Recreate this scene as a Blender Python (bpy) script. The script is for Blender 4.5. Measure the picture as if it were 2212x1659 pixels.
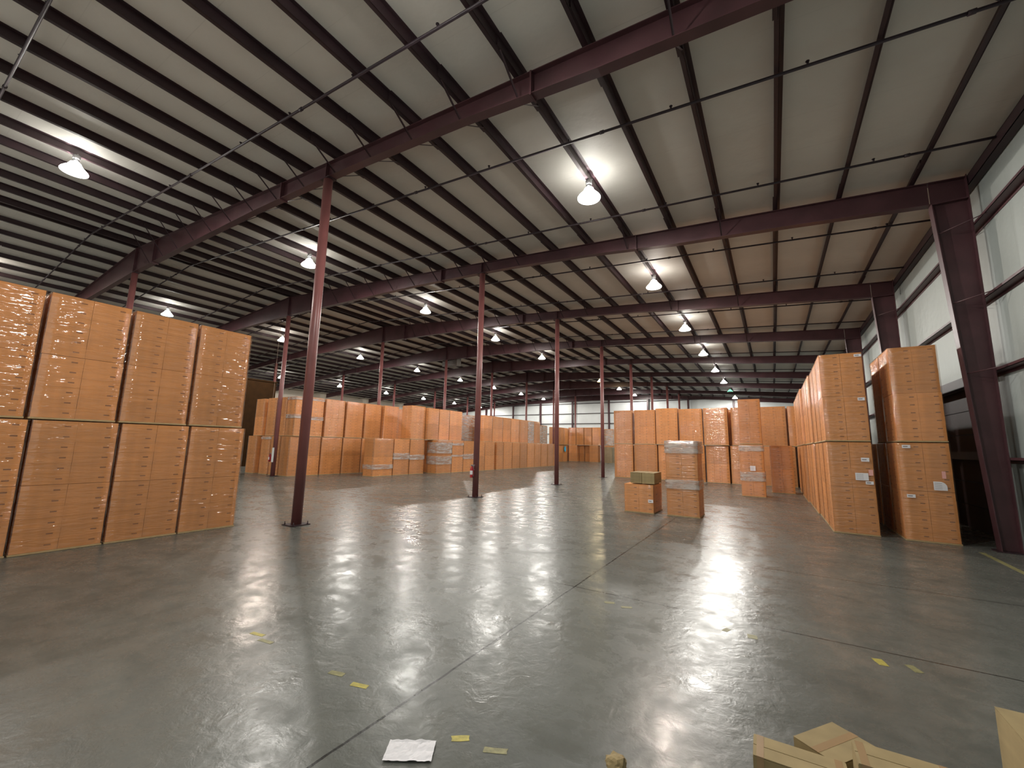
import bpy, bmesh, math, random
from mathutils import Vector, Matrix, noise
PI = math.pi
for o in list(bpy.data.objects): bpy.data.objects.remove(o)
S = bpy.context.scene
COL = S.collection

# ------------------------------------------------------------------ camera, world, exposure
F_PX = 896.78
cam_d = bpy.data.cameras.new('camera')
cam_d.sensor_width = 36.0
cam_d.lens = F_PX * 36.0 / 2212.0
cam_d.clip_start = 0.05
cam_d.clip_end = 300
cam = bpy.data.objects.new('camera', cam_d)
COL.objects.link(cam)
r_ = Vector((0.84902, 0.52794, 0.02096)); u_ = Vector((0.05999, -0.13574, 0.98893)); f_ = Vector((-0.52494, 0.83836, 0.14691))
mw = Matrix.Identity(4)
for i in range(3):
    mw[i][0] = r_[i]; mw[i][1] = u_[i]; mw[i][2] = -f_[i]
mw[0][3], mw[1][3], mw[2][3] = 10.505, -6.4915, 2.1209
cam.matrix_world = mw
S.camera = cam
w = bpy.data.worlds.new('world'); S.world = w; w.use_nodes = True
w.node_tree.nodes['Background'].inputs[0].default_value = (0.02, 0.02, 0.022, 1)
w.node_tree.nodes['Background'].inputs[1].default_value = 0.2
S.view_settings.view_transform = 'Standard'
S.view_settings.look = 'None'
S.view_settings.gamma = 1
S.view_settings.use_curve_mapping = False
S.view_settings.exposure = 0.22
LAMP_W = 900.0

# ------------------------------------------------------------------ building dimensions (metres)
BAY = 7.62; RIDGE = -15.24; XR = 15.22; XL = 2 * RIDGE - XR; YF = -9.5; YB = 60.96
RS = 0.073
def mir(x): return x if x >= RIDGE else 2 * RIDGE - x
def z_top(x): return 10.13 - RS * mir(x)          # top flange of the rafters / underside of the purlins
def z_deck(x): return z_top(x) + 0.237
BOT = [(-15.24, 10.02), (-9, 9.93), (-4, 9.84), (0, 9.66), (1.5, 9.58), (4.9, 9.33), (8.2, 8.97), (11.15, 8.75), (14.35, 8.47), (15.3, 8.4)]
def z_bot(x):
    x = mir(x)
    for (a, za), (b, zb) in zip(BOT, BOT[1:]):
        if x <= b: return za + (zb - za) * (x - a) / (b - a)
    return BOT[-1][1]

# ------------------------------------------------------------------ materials
def new_mat(name):
    m = bpy.data.materials.new(name); m.use_nodes = True
    nt = m.node_tree; b = nt.nodes['Principled BSDF']
    return m, nt, b
def N(nt, t, **kw):
    n = nt.nodes.new(t)
    for k, v in kw.items(): setattr(n, k, v)
    return n
def mapping(nt, coord='Object', scale=(1, 1, 1)):
    tc = N(nt, 'ShaderNodeTexCoord'); mp = N(nt, 'ShaderNodeMapping')
    mp.inputs['Scale'].default_value = scale
    nt.links.new(tc.outputs[coord], mp.inputs['Vector'])
    return mp
def noise_tex(nt, vec, scale, detail=4, rough=0.5, dist=0.0):
    n = N(nt, 'ShaderNodeTexNoise')
    n.inputs['Scale'].default_value = scale; n.inputs['Detail'].default_value = detail
    n.inputs['Roughness'].default_value = rough; n.inputs['Distortion'].default_value = dist
    nt.links.new(vec, n.inputs['Vector'])
    return n
def ramp(nt, fac, stops):
    r = N(nt, 'ShaderNodeValToRGB')
    el = r.color_ramp.elements
    while len(el) < len(stops): el.new(0.5)
    for e, (p, c) in zip(el, stops):
        e.position = p; e.color = (*c, 1) if len(c) == 3 else c
    nt.links.new(fac, r.inputs['Fac'])
    return r
def bump(nt, height, strength, dist, b):
    bp = N(nt, 'ShaderNodeBump'); bp.inputs['Strength'].default_value = strength; bp.inputs['Distance'].default_value = dist
    nt.links.new(height, bp.inputs['Height']); nt.links.new(bp.outputs[0], b.inputs['Normal'])
    return bp
def simple(name, c, rough=0.6, metal=0.0, vary=0.15, scale=3.0, spec=0.5, rnd=0.0):
    m, nt, b = new_mat(name)
    mp = mapping(nt); n = noise_tex(nt, mp.outputs[0], scale)
    lo = tuple(x * (1 - vary) for x in c); hi = tuple(min(1, x * (1 + vary)) for x in c)
    r = ramp(nt, n.outputs['Fac'], [(0.3, lo), (0.7, hi)])
    nt.links.new(r.outputs[0], b.inputs['Base Color'])
    b.inputs['Roughness'].default_value = rough; b.inputs['Metallic'].default_value = metal
    b.inputs['Specular IOR Level'].default_value = spec
    return m

M = {}
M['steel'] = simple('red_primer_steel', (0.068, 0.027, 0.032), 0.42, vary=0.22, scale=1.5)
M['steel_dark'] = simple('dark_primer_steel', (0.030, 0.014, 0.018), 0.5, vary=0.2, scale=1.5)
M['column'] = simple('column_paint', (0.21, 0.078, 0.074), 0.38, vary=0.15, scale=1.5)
M['dark_shape'] = simple('plain_dark_brown', (0.03, 0.014, 0.004), 0.8, spec=0.1)
M['pipe'] = simple('sprinkler_pipe_paint', (0.035, 0.022, 0.03), 0.5)
M['grey_metal'] = simple('grey_cast_metal', (0.35, 0.35, 0.36), 0.45, 0.3)
M['heater'] = simple('heater_enamel', (0.10, 0.085, 0.07), 0.5)
M['black'] = simple('black_rubber', (0.02, 0.02, 0.02), 0.7)
M['door'] = simple('dark_door_panel', (0.022, 0.012, 0.014), 0.6)
M['red'] = simple('extinguisher_red', (0.45, 0.02, 0.03), 0.3, vary=0.05)
M['white'] = simple('white_enamel', (0.75, 0.77, 0.76), 0.45, vary=0.04)
M['paper'] = simple('white_paper', (0.80, 0.79, 0.82), 0.7, vary=0.04)
M['pink'] = simple('pink_paper', (0.80, 0.42, 0.38), 0.7, vary=0.04)
M['ink'] = simple('faded_ink', (0.25, 0.23, 0.24), 0.7)
M['tape_y'] = simple('yellow_floor_tape', (0.42, 0.36, 0.07), 0.5, vary=0.25, scale=25)
M['tape_f'] = simple('faded_yellow_tape', (0.24, 0.225, 0.10), 0.5, vary=0.3, scale=25)
M['blue'] = simple('blue_plastic', (0.02, 0.22, 0.85), 0.35)
M['cyan'] = simple('bright_blue_plastic', (0.05, 0.55, 1.0), 0.3)
M['cord'] = simple('pale_cord', (0.45, 0.35, 0.28), 0.7)
M['sheet'] = simple('tan_slip_sheet', (0.46, 0.33, 0.17), 0.8, vary=0.12, scale=8)

def cardboard(name, c, dark=0.75):
    m, nt, b = new_mat(name)
    oi = N(nt, 'ShaderNodeObjectInfo')
    mp = mapping(nt, 'Object', (1, 1, 9)); n = noise_tex(nt, mp.outputs[0], 1.4, 4)
    mp2 = mapping(nt, 'Object', (6, 6, 0.35)); n2 = noise_tex(nt, mp2.outputs[0], 1.0, 2)
    mix = N(nt, 'ShaderNodeMath', operation='ADD'); nt.links.new(n.outputs['Fac'], mix.inputs[0]); nt.links.new(n2.outputs['Fac'], mix.inputs[1])
    half = N(nt, 'ShaderNodeMath', operation='MULTIPLY'); nt.links.new(mix.outputs[0], half.inputs[0]); half.inputs[1].default_value = 0.5
    r = ramp(nt, half.outputs[0], [(0.32, tuple(x * dark for x in c)), (0.68, tuple(min(1, x * 1.12) for x in c))])
    hsv = N(nt, 'ShaderNodeHueSaturation')
    mr = N(nt, 'ShaderNodeMapRange'); nt.links.new(oi.outputs['Random'], mr.inputs[0]); mr.inputs[3].default_value = 0.85; mr.inputs[4].default_value = 1.12
    nt.links.new(mr.outputs[0], hsv.inputs['Value']); nt.links.new(r.outputs[0], hsv.inputs['Color'])
    nt.links.new(hsv.outputs[0], b.inputs['Base Color'])
    b.inputs['Roughness'].default_value = 0.75; b.inputs['Specular IOR Level'].default_value = 0.3
    return m
M['card'] = cardboard('brown_carton_board', (0.69, 0.32, 0.112), 0.84)
M['card2'] = cardboard('plain_carton_board', (0.36, 0.275, 0.14))
M['print'] = simple('carton_print', (0.30, 0.13, 0.055), 0.8)

def wrap_mat(name, gloss, haze, hazecol=(0.8, 0.78, 0.75), streak=1.0):
    m = bpy.data.materials.new(name); m.use_nodes = True
    nt = m.node_tree; nt.nodes.clear()
    out = N(nt, 'ShaderNodeOutputMaterial')
    tr = N(nt, 'ShaderNodeBsdfTransparent'); tr.inputs[0].default_value = (1, 0.97, 0.94, 1)
    gl = N(nt, 'ShaderNodeBsdfGlossy'); gl.inputs['Roughness'].default_value = 0.085; gl.inputs['Color'].default_value = (1, 1, 1, 1)
    df = N(nt, 'ShaderNodeBsdfDiffuse'); df.inputs['Color'].default_value = (*hazecol, 1)
    mp = mapping(nt, 'Object', (2.2, 2.2, 13)); n = noise_tex(nt, mp.outputs[0], 1.3, 2, 0.5, 0.6)
    bp = N(nt, 'ShaderNodeBump'); bp.inputs['Strength'].default_value = 1.0; bp.inputs['Distance'].default_value = 0.024
    nt.links.new(n.outputs['Fac'], bp.inputs['Height']); nt.links.new(bp.outputs[0], gl.inputs['Normal'])
    lw = N(nt, 'ShaderNodeLayerWeight'); lw.inputs['Blend'].default_value = 0.35
    mr = N(nt, 'ShaderNodeMapRange'); nt.links.new(lw.outputs['Fresnel'], mr.inputs[0]); mr.inputs[3].default_value = gloss; mr.inputs[4].default_value = min(1, gloss * 3.5)
    m1 = N(nt, 'ShaderNodeMixShader'); nt.links.new(mr.outputs[0], m1.inputs[0]); nt.links.new(tr.outputs[0], m1.inputs[1]); nt.links.new(gl.outputs[0], m1.inputs[2])
    mp2 = mapping(nt, 'Object', (1.2, 1.2, 5)); n2 = noise_tex(nt, mp2.outputs[0], 1.6, 3)
    r = ramp(nt, n2.outputs['Fac'], [(0.42, (haze * 0.3,) * 3), (0.72, (haze,) * 3)])
    m2 = N(nt, 'ShaderNodeMixShader'); nt.links.new(r.outputs[0], m2.inputs[0]); nt.links.new(m1.outputs[0], m2.inputs[1]); nt.links.new(df.outputs[0], m2.inputs[2])
    nt.links.new(m2.outputs[0], out.inputs[0])
    return m
M['wrap'] = wrap_mat('clear_stretch_film', 0.085, 0.02)
M['band'] = wrap_mat('layered_stretch_film', 0.18, 0.75, (0.66, 0.62, 0.57))

def floor_mat():
    m, nt, b = new_mat('sealed_concrete')
    L = nt.links.new
    tc = N(nt, 'ShaderNodeTexCoord')
    n1 = noise_tex(nt, tc.outputs['Object'], 0.35, 6, 0.6, 0.5)
    n2 = noise_tex(nt, tc.outputs['Object'], 2.6, 8, 0.7, 0.25)
    mp = N(nt, 'ShaderNodeMapping'); mp.inputs['Rotation'].default_value = (0, 0, 0.5); mp.inputs['Scale'].default_value = (0.5, 1.6, 1)
    L(tc.outputs['Object'], mp.inputs['Vector'])
    n3 = noise_tex(nt, mp.outputs[0], 1.1, 5, 0.6, 0.3)
    c1 = ramp(nt, n1.outputs['Fac'], [(0.3, (0.105, 0.110, 0.101)), (0.7, (0.168, 0.172, 0.158))])
    c2 = ramp(nt, n2.outputs['Fac'], [(0.30, (0.62, 0.65, 0.63)), (0.5, (0.93, 0.94, 0.92)), (0.70, (1.18, 1.16, 1.14))])
    mul = N(nt, 'ShaderNodeMixRGB', blend_type='MULTIPLY'); mul.inputs[0].default_value = 1
    L(c1.outputs[0], mul.inputs[1]); L(c2.outputs[0], mul.inputs[2])
    # joints
    sep = N(nt, 'ShaderNodeSeparateXYZ'); L(tc.outputs['Object'], sep.inputs[0])
    wob = noise_tex(nt, tc.outputs['Object'], 3.0, 3)
    def line(out, pos, width):
        s = N(nt, 'ShaderNodeMath', operation='SUBTRACT'); L(out, s.inputs[0]); s.inputs[1].default_value = pos
        w_ = N(nt, 'ShaderNodeMath', operation='MULTIPLY_ADD'); L(wob.outputs['Fac'], w_.inputs[0]); w_.inputs[1].default_value = 0.025; L(s.outputs[0], w_.inputs[2])
        a = N(nt, 'ShaderNodeMath', operation='ABSOLUTE'); L(w_.outputs[0], a.inputs[0])
        c = N(nt, 'ShaderNodeMath', operation='LESS_THAN'); L(a.outputs[0], c.inputs[0]); c.inputs[1].default_value = width
        return c.outputs[0]
    acc = line(sep.outputs['X'], 7.80, 0.012)
    for o_, p_, w_ in ((sep.outputs['Y'], -0.2, 0.010), (sep.outputs['Y'], 2.8, 0.010), (sep.outputs['Y'], 15.3, 0.012), (sep.outputs['X'], -7.6, 0.01)):
        mx = N(nt, 'ShaderNodeMath', operation='MAXIMUM'); L(acc, mx.inputs[0]); L(line(o_, p_, w_), mx.inputs[1]); acc = mx.outputs[0]
    # pits and dark specks
    vo = N(nt, 'ShaderNodeTexVoronoi'); vo.inputs['Scale'].default_value = 1.3; L(tc.outputs['Object'], vo.inputs['Vector'])
    sp = N(nt, 'ShaderNodeMath', operation='LESS_THAN'); L(vo.outputs['Distance'], sp.inputs[0]); sp.inputs[1].default_value = 0.016
    mx = N(nt, 'ShaderNodeMath', operation='MAXIMUM'); L(acc, mx.inputs[0]); L(sp.outputs[0], mx.inputs[1])
    dk = N(nt, 'ShaderNodeMixRGB'); L(mx.outputs[0], dk.inputs[0]); L(mul.outputs[0], dk.inputs[1]); dk.inputs[2].default_value = (0.02, 0.02, 0.018, 1)
    L(dk.outputs[0], b.inputs['Base Color'])
    rr = ramp(nt, n2.outputs['Fac'], [(0.30, (0.36,) * 3), (0.62, (0.165,) * 3)])
    rr3 = ramp(nt, n3.outputs['Fac'], [(0.35, (0.09,) * 3), (0.7, (0.0,) * 3)])
    ad = N(nt, 'ShaderNodeMath', operation='ADD'); L(rr.outputs[0], ad.inputs[0]); L(rr3.outputs[0], ad.inputs[1])
    L(ad.outputs[0], b.inputs['Roughness'])
    b.inputs['Specular IOR Level'].default_value = 0.34
    nb = noise_tex(nt, tc.outputs['Object'], 7.0, 4, 0.6, 0.4)
    bump(nt, nb.outputs['Fac'], 0.22, 0.02, b)
    return m
M['floor'] = floor_mat()

def panel_mat(name, c, axis='Y', seam=1.52, rough=0.55, quilt=0.35):
    """vinyl-faced insulation blanket: faint sag between supports, seam lines"""
    m, nt, b = new_mat(name); L = nt.links.new
    tc = N(nt, 'ShaderNodeTexCoord'); n = noise_tex(nt, tc.outputs['Object'], 0.6, 5)
    r = ramp(nt, n.outputs['Fac'], [(0.3, tuple(x * 0.88 for x in c)), (0.7, c)])
    sep = N(nt, 'ShaderNodeSeparateXYZ'); L(tc.outputs['Object'], sep.inputs[0])
    md = N(nt, 'ShaderNodeMath', operation='PINGPONG'); L(sep.outputs[axis], md.inputs[0]); md.inputs[1].default_value = seam / 2
    lt = N(nt, 'ShaderNodeMath', operation='LESS_THAN'); L(md.outputs[0], lt.inputs[0]); lt.inputs[1].default_value = 0.008
    mx = N(nt, 'ShaderNodeMixRGB'); L(lt.outputs[0], mx.inputs[0]); L(r.outputs[0], mx.inputs[1]); mx.inputs[2].default_value = tuple(x * 0.88 for x in c) + (1,)
    L(mx.outputs[0], b.inputs['Base Color']); b.inputs['Roughness'].default_value = rough
    mp = mapping(nt, 'Object', (1, 1, 1)); n2 = noise_tex(nt, mp.outputs[0], 2.5, 3)
    bump(nt, n2.outputs['Fac'], quilt, 0.05, b)
    return m
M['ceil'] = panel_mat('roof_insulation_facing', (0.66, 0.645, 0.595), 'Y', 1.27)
M['wall'] = panel_mat('dimmed_wall_insulation_facing', (0.33, 0.37, 0.355), 'Y', 1.27)  # white facing, its colour greyed to carry the lens falloff on this side
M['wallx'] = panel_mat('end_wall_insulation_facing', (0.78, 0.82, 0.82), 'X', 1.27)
M['wallw'] = panel_mat('left_wall_facing', (0.50, 0.44, 0.36), 'Y', 1.27)

def emis(name, c, s):
    m, nt, b = new_mat(name)
    b.inputs['Base Color'].default_value = (*c, 1); b.inputs['Emission Color'].default_value = (*c, 1); b.inputs['Emission Strength'].default_value = s
    return m
def shade_mat(name='ribbed_acrylic', glow=5.0, gc=(1, 0.98, 0.95)):
    m = bpy.data.materials.new(name); m.use_nodes = True
    nt = m.node_tree; nt.nodes.clear(); L = nt.links.new
    out = N(nt, 'ShaderNodeOutputMaterial')
    tr = N(nt, 'ShaderNodeBsdfTransparent'); tr.inputs[0].default_value = (0.035, 0.035, 0.034, 1)
    tl = N(nt, 'ShaderNodeBsdfTranslucent'); tl.inputs[0].default_value = (0.30, 0.30, 0.29, 1)
    tc = N(nt, 'ShaderNodeTexCoord'); wv = N(nt, 'ShaderNodeTexWave'); wv.wave_type = 'RINGS'; wv.inputs['Scale'].default_value = 12
    L(tc.outputs['Object'], wv.inputs['Vector'])
    r = ramp(nt, wv.outputs['Fac'], [(0, (0.35,) * 3), (1, (0.55,) * 3)])
    m1 = N(nt, 'ShaderNodeMixShader'); L(r.outputs[0], m1.inputs[0]); L(tr.outputs[0], m1.inputs[1]); L(tl.outputs[0], m1.inputs[2])
    em = N(nt, 'ShaderNodeEmission'); em.inputs[0].default_value = (*gc, 1); em.inputs[1].default_value = glow
    ads = N(nt, 'ShaderNodeAddShader'); L(m1.outputs[0], ads.inputs[0]); L(em.outputs[0], ads.inputs[1])
    L(ads.outputs[0], out.inputs[0])
    return m
M['shade_yellow'] = shade_mat('yellowish_ribbed_acrylic', 1.3, (1, 0.78, 0.3))
M['shade_off'] = shade_mat('unlit_ribbed_acrylic', 0.0)
M['shade'] = shade_mat()
M['bulb_w'] = emis('metal_halide_bulb', (1.0, 0.98, 0.93), 120)
M['bulb_y'] = emis('yellow_bulb', (1.0, 0.85, 0.45), 60)
M['bulb_g'] = emis('dim_green_bulb', (0.25, 1.0, 0.6), 4)
M['bulb_off'] = simple('unlit_bulb', (0.5, 0.5, 0.48), 0.2)

# ------------------------------------------------------------------ mesh helpers
def box(bm, x0, x1, y0, y1, z0, z1, mi=0, bev=0.0):
    vs = [bm.verts.new(p) for p in ((x0, y0, z0), (x1, y0, z0), (x1, y1, z0), (x0, y1, z0), (x0, y0, z1), (x1, y0, z1), (x1, y1, z1), (x0, y1, z1))]
    fs = []
    for f in ((0, 3, 2, 1), (4, 5, 6, 7), (0, 1, 5, 4), (1, 2, 6, 5), (2, 3, 7, 6), (3, 0, 4, 7)):
        fc = bm.faces.new([vs[i] for i in f]); fc.material_index = mi; fs.append(fc)
    if bev:
        es = set(e for f in fs for e in f.edges)
        bmesh.ops.bevel(bm, geom=list(es), offset=bev, segments=2, affect='EDGES')
    return vs
def quad(bm, pts, mi=0):
    f = bm.faces.new([bm.verts.new(p) for p in pts]); f.material_index = mi; return f
def tube(bm, p0, p1, r, seg=12, mi=0, r1=None, cap=True):
    p0 = Vector(p0); p1 = Vector(p1); d = (p1 - p0).normalized()
    a = d.orthogonal().normalized(); b = d.cross(a)
    if r1 is None: r1 = r
    A = []; B = []
    for i in range(seg):
        t = 2 * PI * i / seg; v = a * math.cos(t) + b * math.sin(t)
        A.append(bm.verts.new(p0 + v * r)); B.append(bm.verts.new(p1 + v * r1))
    for i in range(seg):
        f = bm.faces.new((A[i], A[(i + 1) % seg], B[(i + 1) % seg], B[i])); f.material_index = mi; f.smooth = True
    if cap:
        for L_ in (list(reversed(A)), B):
            f = bm.faces.new(L_); f.material_index = mi
def lathe(bm, prof, seg=20, mi=0, c=(0, 0)):
    rings = []
    for r, z in prof:
        rings.append([bm.verts.new((c[0] + r * math.cos(2 * PI * i / seg), c[1] + r * math.sin(2 * PI * i / seg), z)) for i in range(seg)])
    for a, b in zip(rings, rings[1:]):
        for i in range(seg):
            f = bm.faces.new((a[i], a[(i + 1) % seg], b[(i + 1) % seg], b[i])); f.material_index = mi; f.smooth = True
    return rings
def path_tube(bm, pts, r, seg=8, mi=0):
    for a, b in zip(pts, pts[1:]): tube(bm, a, b, r, seg, mi)
def mesh(name, bm, mats):
    me = bpy.data.meshes.new(name)
    bm.normal_update(); bm.to_mesh(me); bm.free()
    for m in (mats if isinstance(mats, (list, tuple)) else [mats]): me.materials.append(M[m])
    return me
def obj(name, me, mats=None, parent=None, loc=None, rot=None):
    if not isinstance(me, bpy.types.Mesh): me = mesh(name, me, mats)
    o = bpy.data.objects.new(name, me); COL.objects.link(o)
    if parent: o.parent = parent
    if loc: o.location = loc
    if rot: o.rotation_euler = rot
    return o
def tag(o, label=None, cat=None, group=None, kind=None):
    if label: o['label'] = label
    if cat: o['category'] = cat
    if group: o['group'] = group
    if kind: o['kind'] = kind
    return o
def thing(name, label, cat, loc=(0, 0, 0), rz=0, group=None):
    o = bpy.data.objects.new(name, None); COL.objects.link(o); o.empty_display_size = 0.3
    o.location = loc; o.rotation_euler = (0, 0, rz)
    return tag(o, label, cat, group)
def struct(name, bm, mats): return tag(obj(name, bm, mats), kind='structure')
def nb(): return bmesh.new()
ORD = ['first', 'second', 'third', 'fourth', 'fifth', 'sixth', 'seventh', 'eighth', 'ninth', 'tenth', 'eleventh', 'twelfth', 'thirteenth', 'fourteenth', 'fifteenth', 'sixteenth', 'seventeenth', 'eighteenth', 'nineteenth', 'twentieth']

# ------------------------------------------------------------------ shell
b = nb(); box(b, XL - 0.3, XR + 0.3, YF - 0.2, YB + 0.3, -0.2, 0.0); struct('floor', b, 'floor')
b = nb()
for xa, xb in ((RIDGE, XR + 0.15), (XL - 0.15, RIDGE)):
    za, zb = z_deck(xa), z_deck(xb)
    vs = [b.verts.new(p) for p in ((xa, YF - 0.2, za), (xb, YF - 0.2, zb), (xb, YB + 0.2, zb), (xa, YB + 0.2, za),
                                   (xa, YF - 0.2, za + 0.12), (xb, YF - 0.2, zb + 0.12), (xb, YB + 0.2, zb + 0.12), (xa, YB + 0.2, za + 0.12))]
    for f in ((0, 3, 2, 1), (4, 5, 6, 7), (0, 1, 5, 4), (1, 2, 6, 5), (2, 3, 7, 6), (3, 0, 4, 7)): b.faces.new([vs[i] for i in f])
struct('ceiling', b, 'ceil')
# right wall with a door opening
D0, D1, DH = 8.75, 13.1, 4.0
b = nb(); t = 0.14; ZT = z_deck(XR) + 0.0
box(b, XR, XR + t, YF, D0, 0, ZT); box(b, XR, XR + t, D1, YB, 0, ZT); box(b, XR, XR + t, D0, D1, DH, ZT)
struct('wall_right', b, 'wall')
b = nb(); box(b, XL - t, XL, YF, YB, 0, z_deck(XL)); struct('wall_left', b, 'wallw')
def gable(name, y0, y1, mat):
    b = nb(); pts = [(XL, 0), (XR, 0), (XR, z_deck(XR)), (RIDGE, z_deck(RIDGE)), (XL, z_deck(XL))]
    A = [b.verts.new((x, y0, z)) for x, z in pts]; B = [b.verts.new((x, y1, z)) for x, z in pts]
    b.faces.new(A); b.faces.new(list(reversed(B)))
    for i in range(5): b.faces.new((A[i], B[i], B[(i + 1) % 5], A[(i + 1) % 5]))
    bmesh.ops.recalc_face_normals(b, faces=b.faces)
    struct(name, b, mat)
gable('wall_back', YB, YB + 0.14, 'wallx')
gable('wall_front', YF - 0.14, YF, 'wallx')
# dark sectional door set into the right wall
b = nb()
for i in range(6): box(b, XR + 0.16, XR + 0.22, D0 - 0.05, D1 + 0.05, i * 0.68, i * 0.68 + 0.665, bev=0.006)
d = struct('door_1', b, 'door')
b = nb(); box(b, XR - 0.17, XR + 0.02, D0 - 0.35, D1 + 0.3, DH - 0.02, DH + 0.24, bev=0.01); box(b, XR - 0.1, XR + 0.16, D1, D1 + 0.12, 0, DH); box(b, XR - 0.1, XR + 0.16, D0 - 0.12, D0, 0, DH)
obj('door_frame', b, 'steel_dark', d)
b = nb(); box(b, XR - 0.12, XR + 0.15, D0, D1, 2.0, 2.22, bev=0.01); obj('door_rail', b, 'steel_dark', d)

# ------------------------------------------------------------------ purlins
def zsec(b, x, y0, y1, zb, h=0.23, fl=0.085, s=1):
    """Z purlin running along Y"""
    t = 0.008
    box(b, x - t, x + t, y0, y1, zb, zb + h)
    box(b, min(x, x - s * fl), max(x, x - s * fl), y0, y1, zb, zb + t * 1.5)
    box(b, min(x, x + s * fl), max(x, x + s * fl), y0, y1, zb + h - t * 1.5, zb + h)
PX = [0.466 + 1.508 * n for n in range(9, -10, -1)]
def purlin(x, label):
    b = nb(); zb = z_top(x) + 0.002
    s = 1 if x > RIDGE else -1
    # runs bay by bay, lapped (doubled) over every rafter
    ys = [-7.6] + [BAY * k for k in range(0, 8)] + [YB - 0.02]
    for i, (a, c) in enumerate(zip(ys, ys[1:])):
        off = 0.012 * (1 if i % 2 else -1)
        zsec(b, x + off, max(a - 0.9, -7.6), min(c + 0.9, YB - 0.02), zb + 0.0005 * (i % 2), s=s)
    o = obj('roof_purlin', b, 'steel_dark')
    return tag(o, label, 'purlin', 'roof purlins')
for i, x in enumerate(PX):
    purlin(x, f'dark red steel roof purlin, {ORD[i]} in from the right wall')
purlin(-14.72, 'dark steel ridge purlin, right one of the close pair along the ridge')
purlin(-15.28, 'dark steel ridge purlin, left one of the close pair along the ridge')
i = 0; x = -16.8
while x > XL + 0.3:
    purlin(x, f'dark steel roof purlin beyond the ridge, {ORD[i]} left of the ridge pair'); i += 1; x -= 1.508
b = nb(); zs = z_top(15.1)
box(b, 15.03, 15.2, -7.6, YB - 0.3, zs - 0.24, zs - 0.225); box(b, 15.03, 15.04, -7.6, YB - 0.3, zs - 0.24, zs + 0.02); box(b, 15.03, 15.2, -7.6, YB - 0.3, zs + 0.005, zs + 0.02)
tag(obj('eave_strut', b, 'steel_dark'), 'dark steel eave strut running along the top of right wall', 'eave strut')

# ------------------------------------------------------------------ rafters with flange braces
def rafter(k, label, braces=True):
    y = BAY * k; b = nb(); fw = 0.11
    xs = [-15.24, -12, -9, -6.5, -4, -2, 0, 1.5, 3.2, 4.9, 6.5, 8.2, 9.7, 11.15, 12.8, 14.32]
    xs = [2 * RIDGE - v for v in reversed(xs[1:])] + xs
    def strip(f0, f1, ya, yb):
        prev = None
        for x in xs:
            q = [b.verts.new((x, ya, f0(x))), b.verts.new((x, yb, f0(x))), b.verts.new((x, yb, f1(x))), b.verts.new((x, ya, f1(x)))]
            if prev:
                for i in range(4): b.faces.new((prev[i], prev[(i + 1) % 4], q[(i + 1) % 4], q[i]))
            else: b.faces.new(q)
            prev = q
        b.faces.new(list(reversed(prev)))
    strip(lambda x: z_bot(x), lambda x: z_bot(x) + 0.016, y - fw, y + fw)
    strip(lambda x: z_top(x) - 0.016, lambda x: z_top(x), y - fw, y + fw)
    strip(lambda x: z_bot(x) + 0.01, lambda x: z_top(x) - 0.01, y - 0.006, y + 0.006)
    for x in (6.8, -2.35, -12.8, 2 * RIDGE + 2.35):      # splice plates and stiffeners
        box(b, x - 0.02, x + 0.02, y - fw - 0.02, y + fw + 0.02, z_bot(x) - 0.05, z_top(x) - 0.005)
    for x in (0, RIDGE, 2 * RIDGE): box(b, x - 0.012, x + 0.012, y - fw, y + fw, z_bot(x), z_top(x))
    bmesh.ops.recalc_face_normals(b, faces=b.faces)
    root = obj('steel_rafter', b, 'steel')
    tag(root, label, 'rafter', 'roof rafters')
    if braces:
        bx = [v for v in PX if v < 3.4 or abs(v - PX[5]) < 0.1 or abs(v - PX[3]) < .1][:12] if k else [v for j, v in enumerate(PX) if v < 5.2 or j % 2]
        me = {}
        for x in bx:
            for s in (-1, 1):
                bb = nb(); p0 = Vector((x, y + s * 0.1, z_bot(x) + 0.02)); p1 = Vector((x, y + s * 0.82, z_top(x) + 0.03))
                d_ = (p1 - p0); nrm = Vector((1, 0, 0)).cross(d_).normalized() * 0.02
                for w0, w1 in ((Vector((-0.02, 0, 0)), Vector((0.02, 0, 0))),):
                    quad(bb, [p0 + w0, p0 + w1, p1 + w1, p1 + w0]); 
                    quad(bb, [p0 + w0 + nrm, p1 + w0 + nrm, p1 + w0 - nrm * 0.2, p0 + w0 - nrm * 0.2])
                    quad(bb, [p0 + w0 + nrm * .15, p1 + w0 + nrm * .15, p1 + w1 + nrm * .15, p0 + w1 + nrm * .15])
                obj('flange_brace', bb, 'steel_dark', root)
    return root
FR = ['nearest the camera, crossing the top of the view', 'second from the camera, meeting the big tapered wall column', 'third from the camera', 'fourth from the camera', 'fifth from the camera', 'sixth from the camera', 'seventh from the camera', 'eighth from the camera']
for k in range(8):
    rafter(k, 'dark red steel roof rafter, ' + FR[k], braces=k < 4)
# end wall rafter
rafter((YB - 0.34) / BAY, 'dark steel rafter lying against the far end wall', False)

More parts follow.
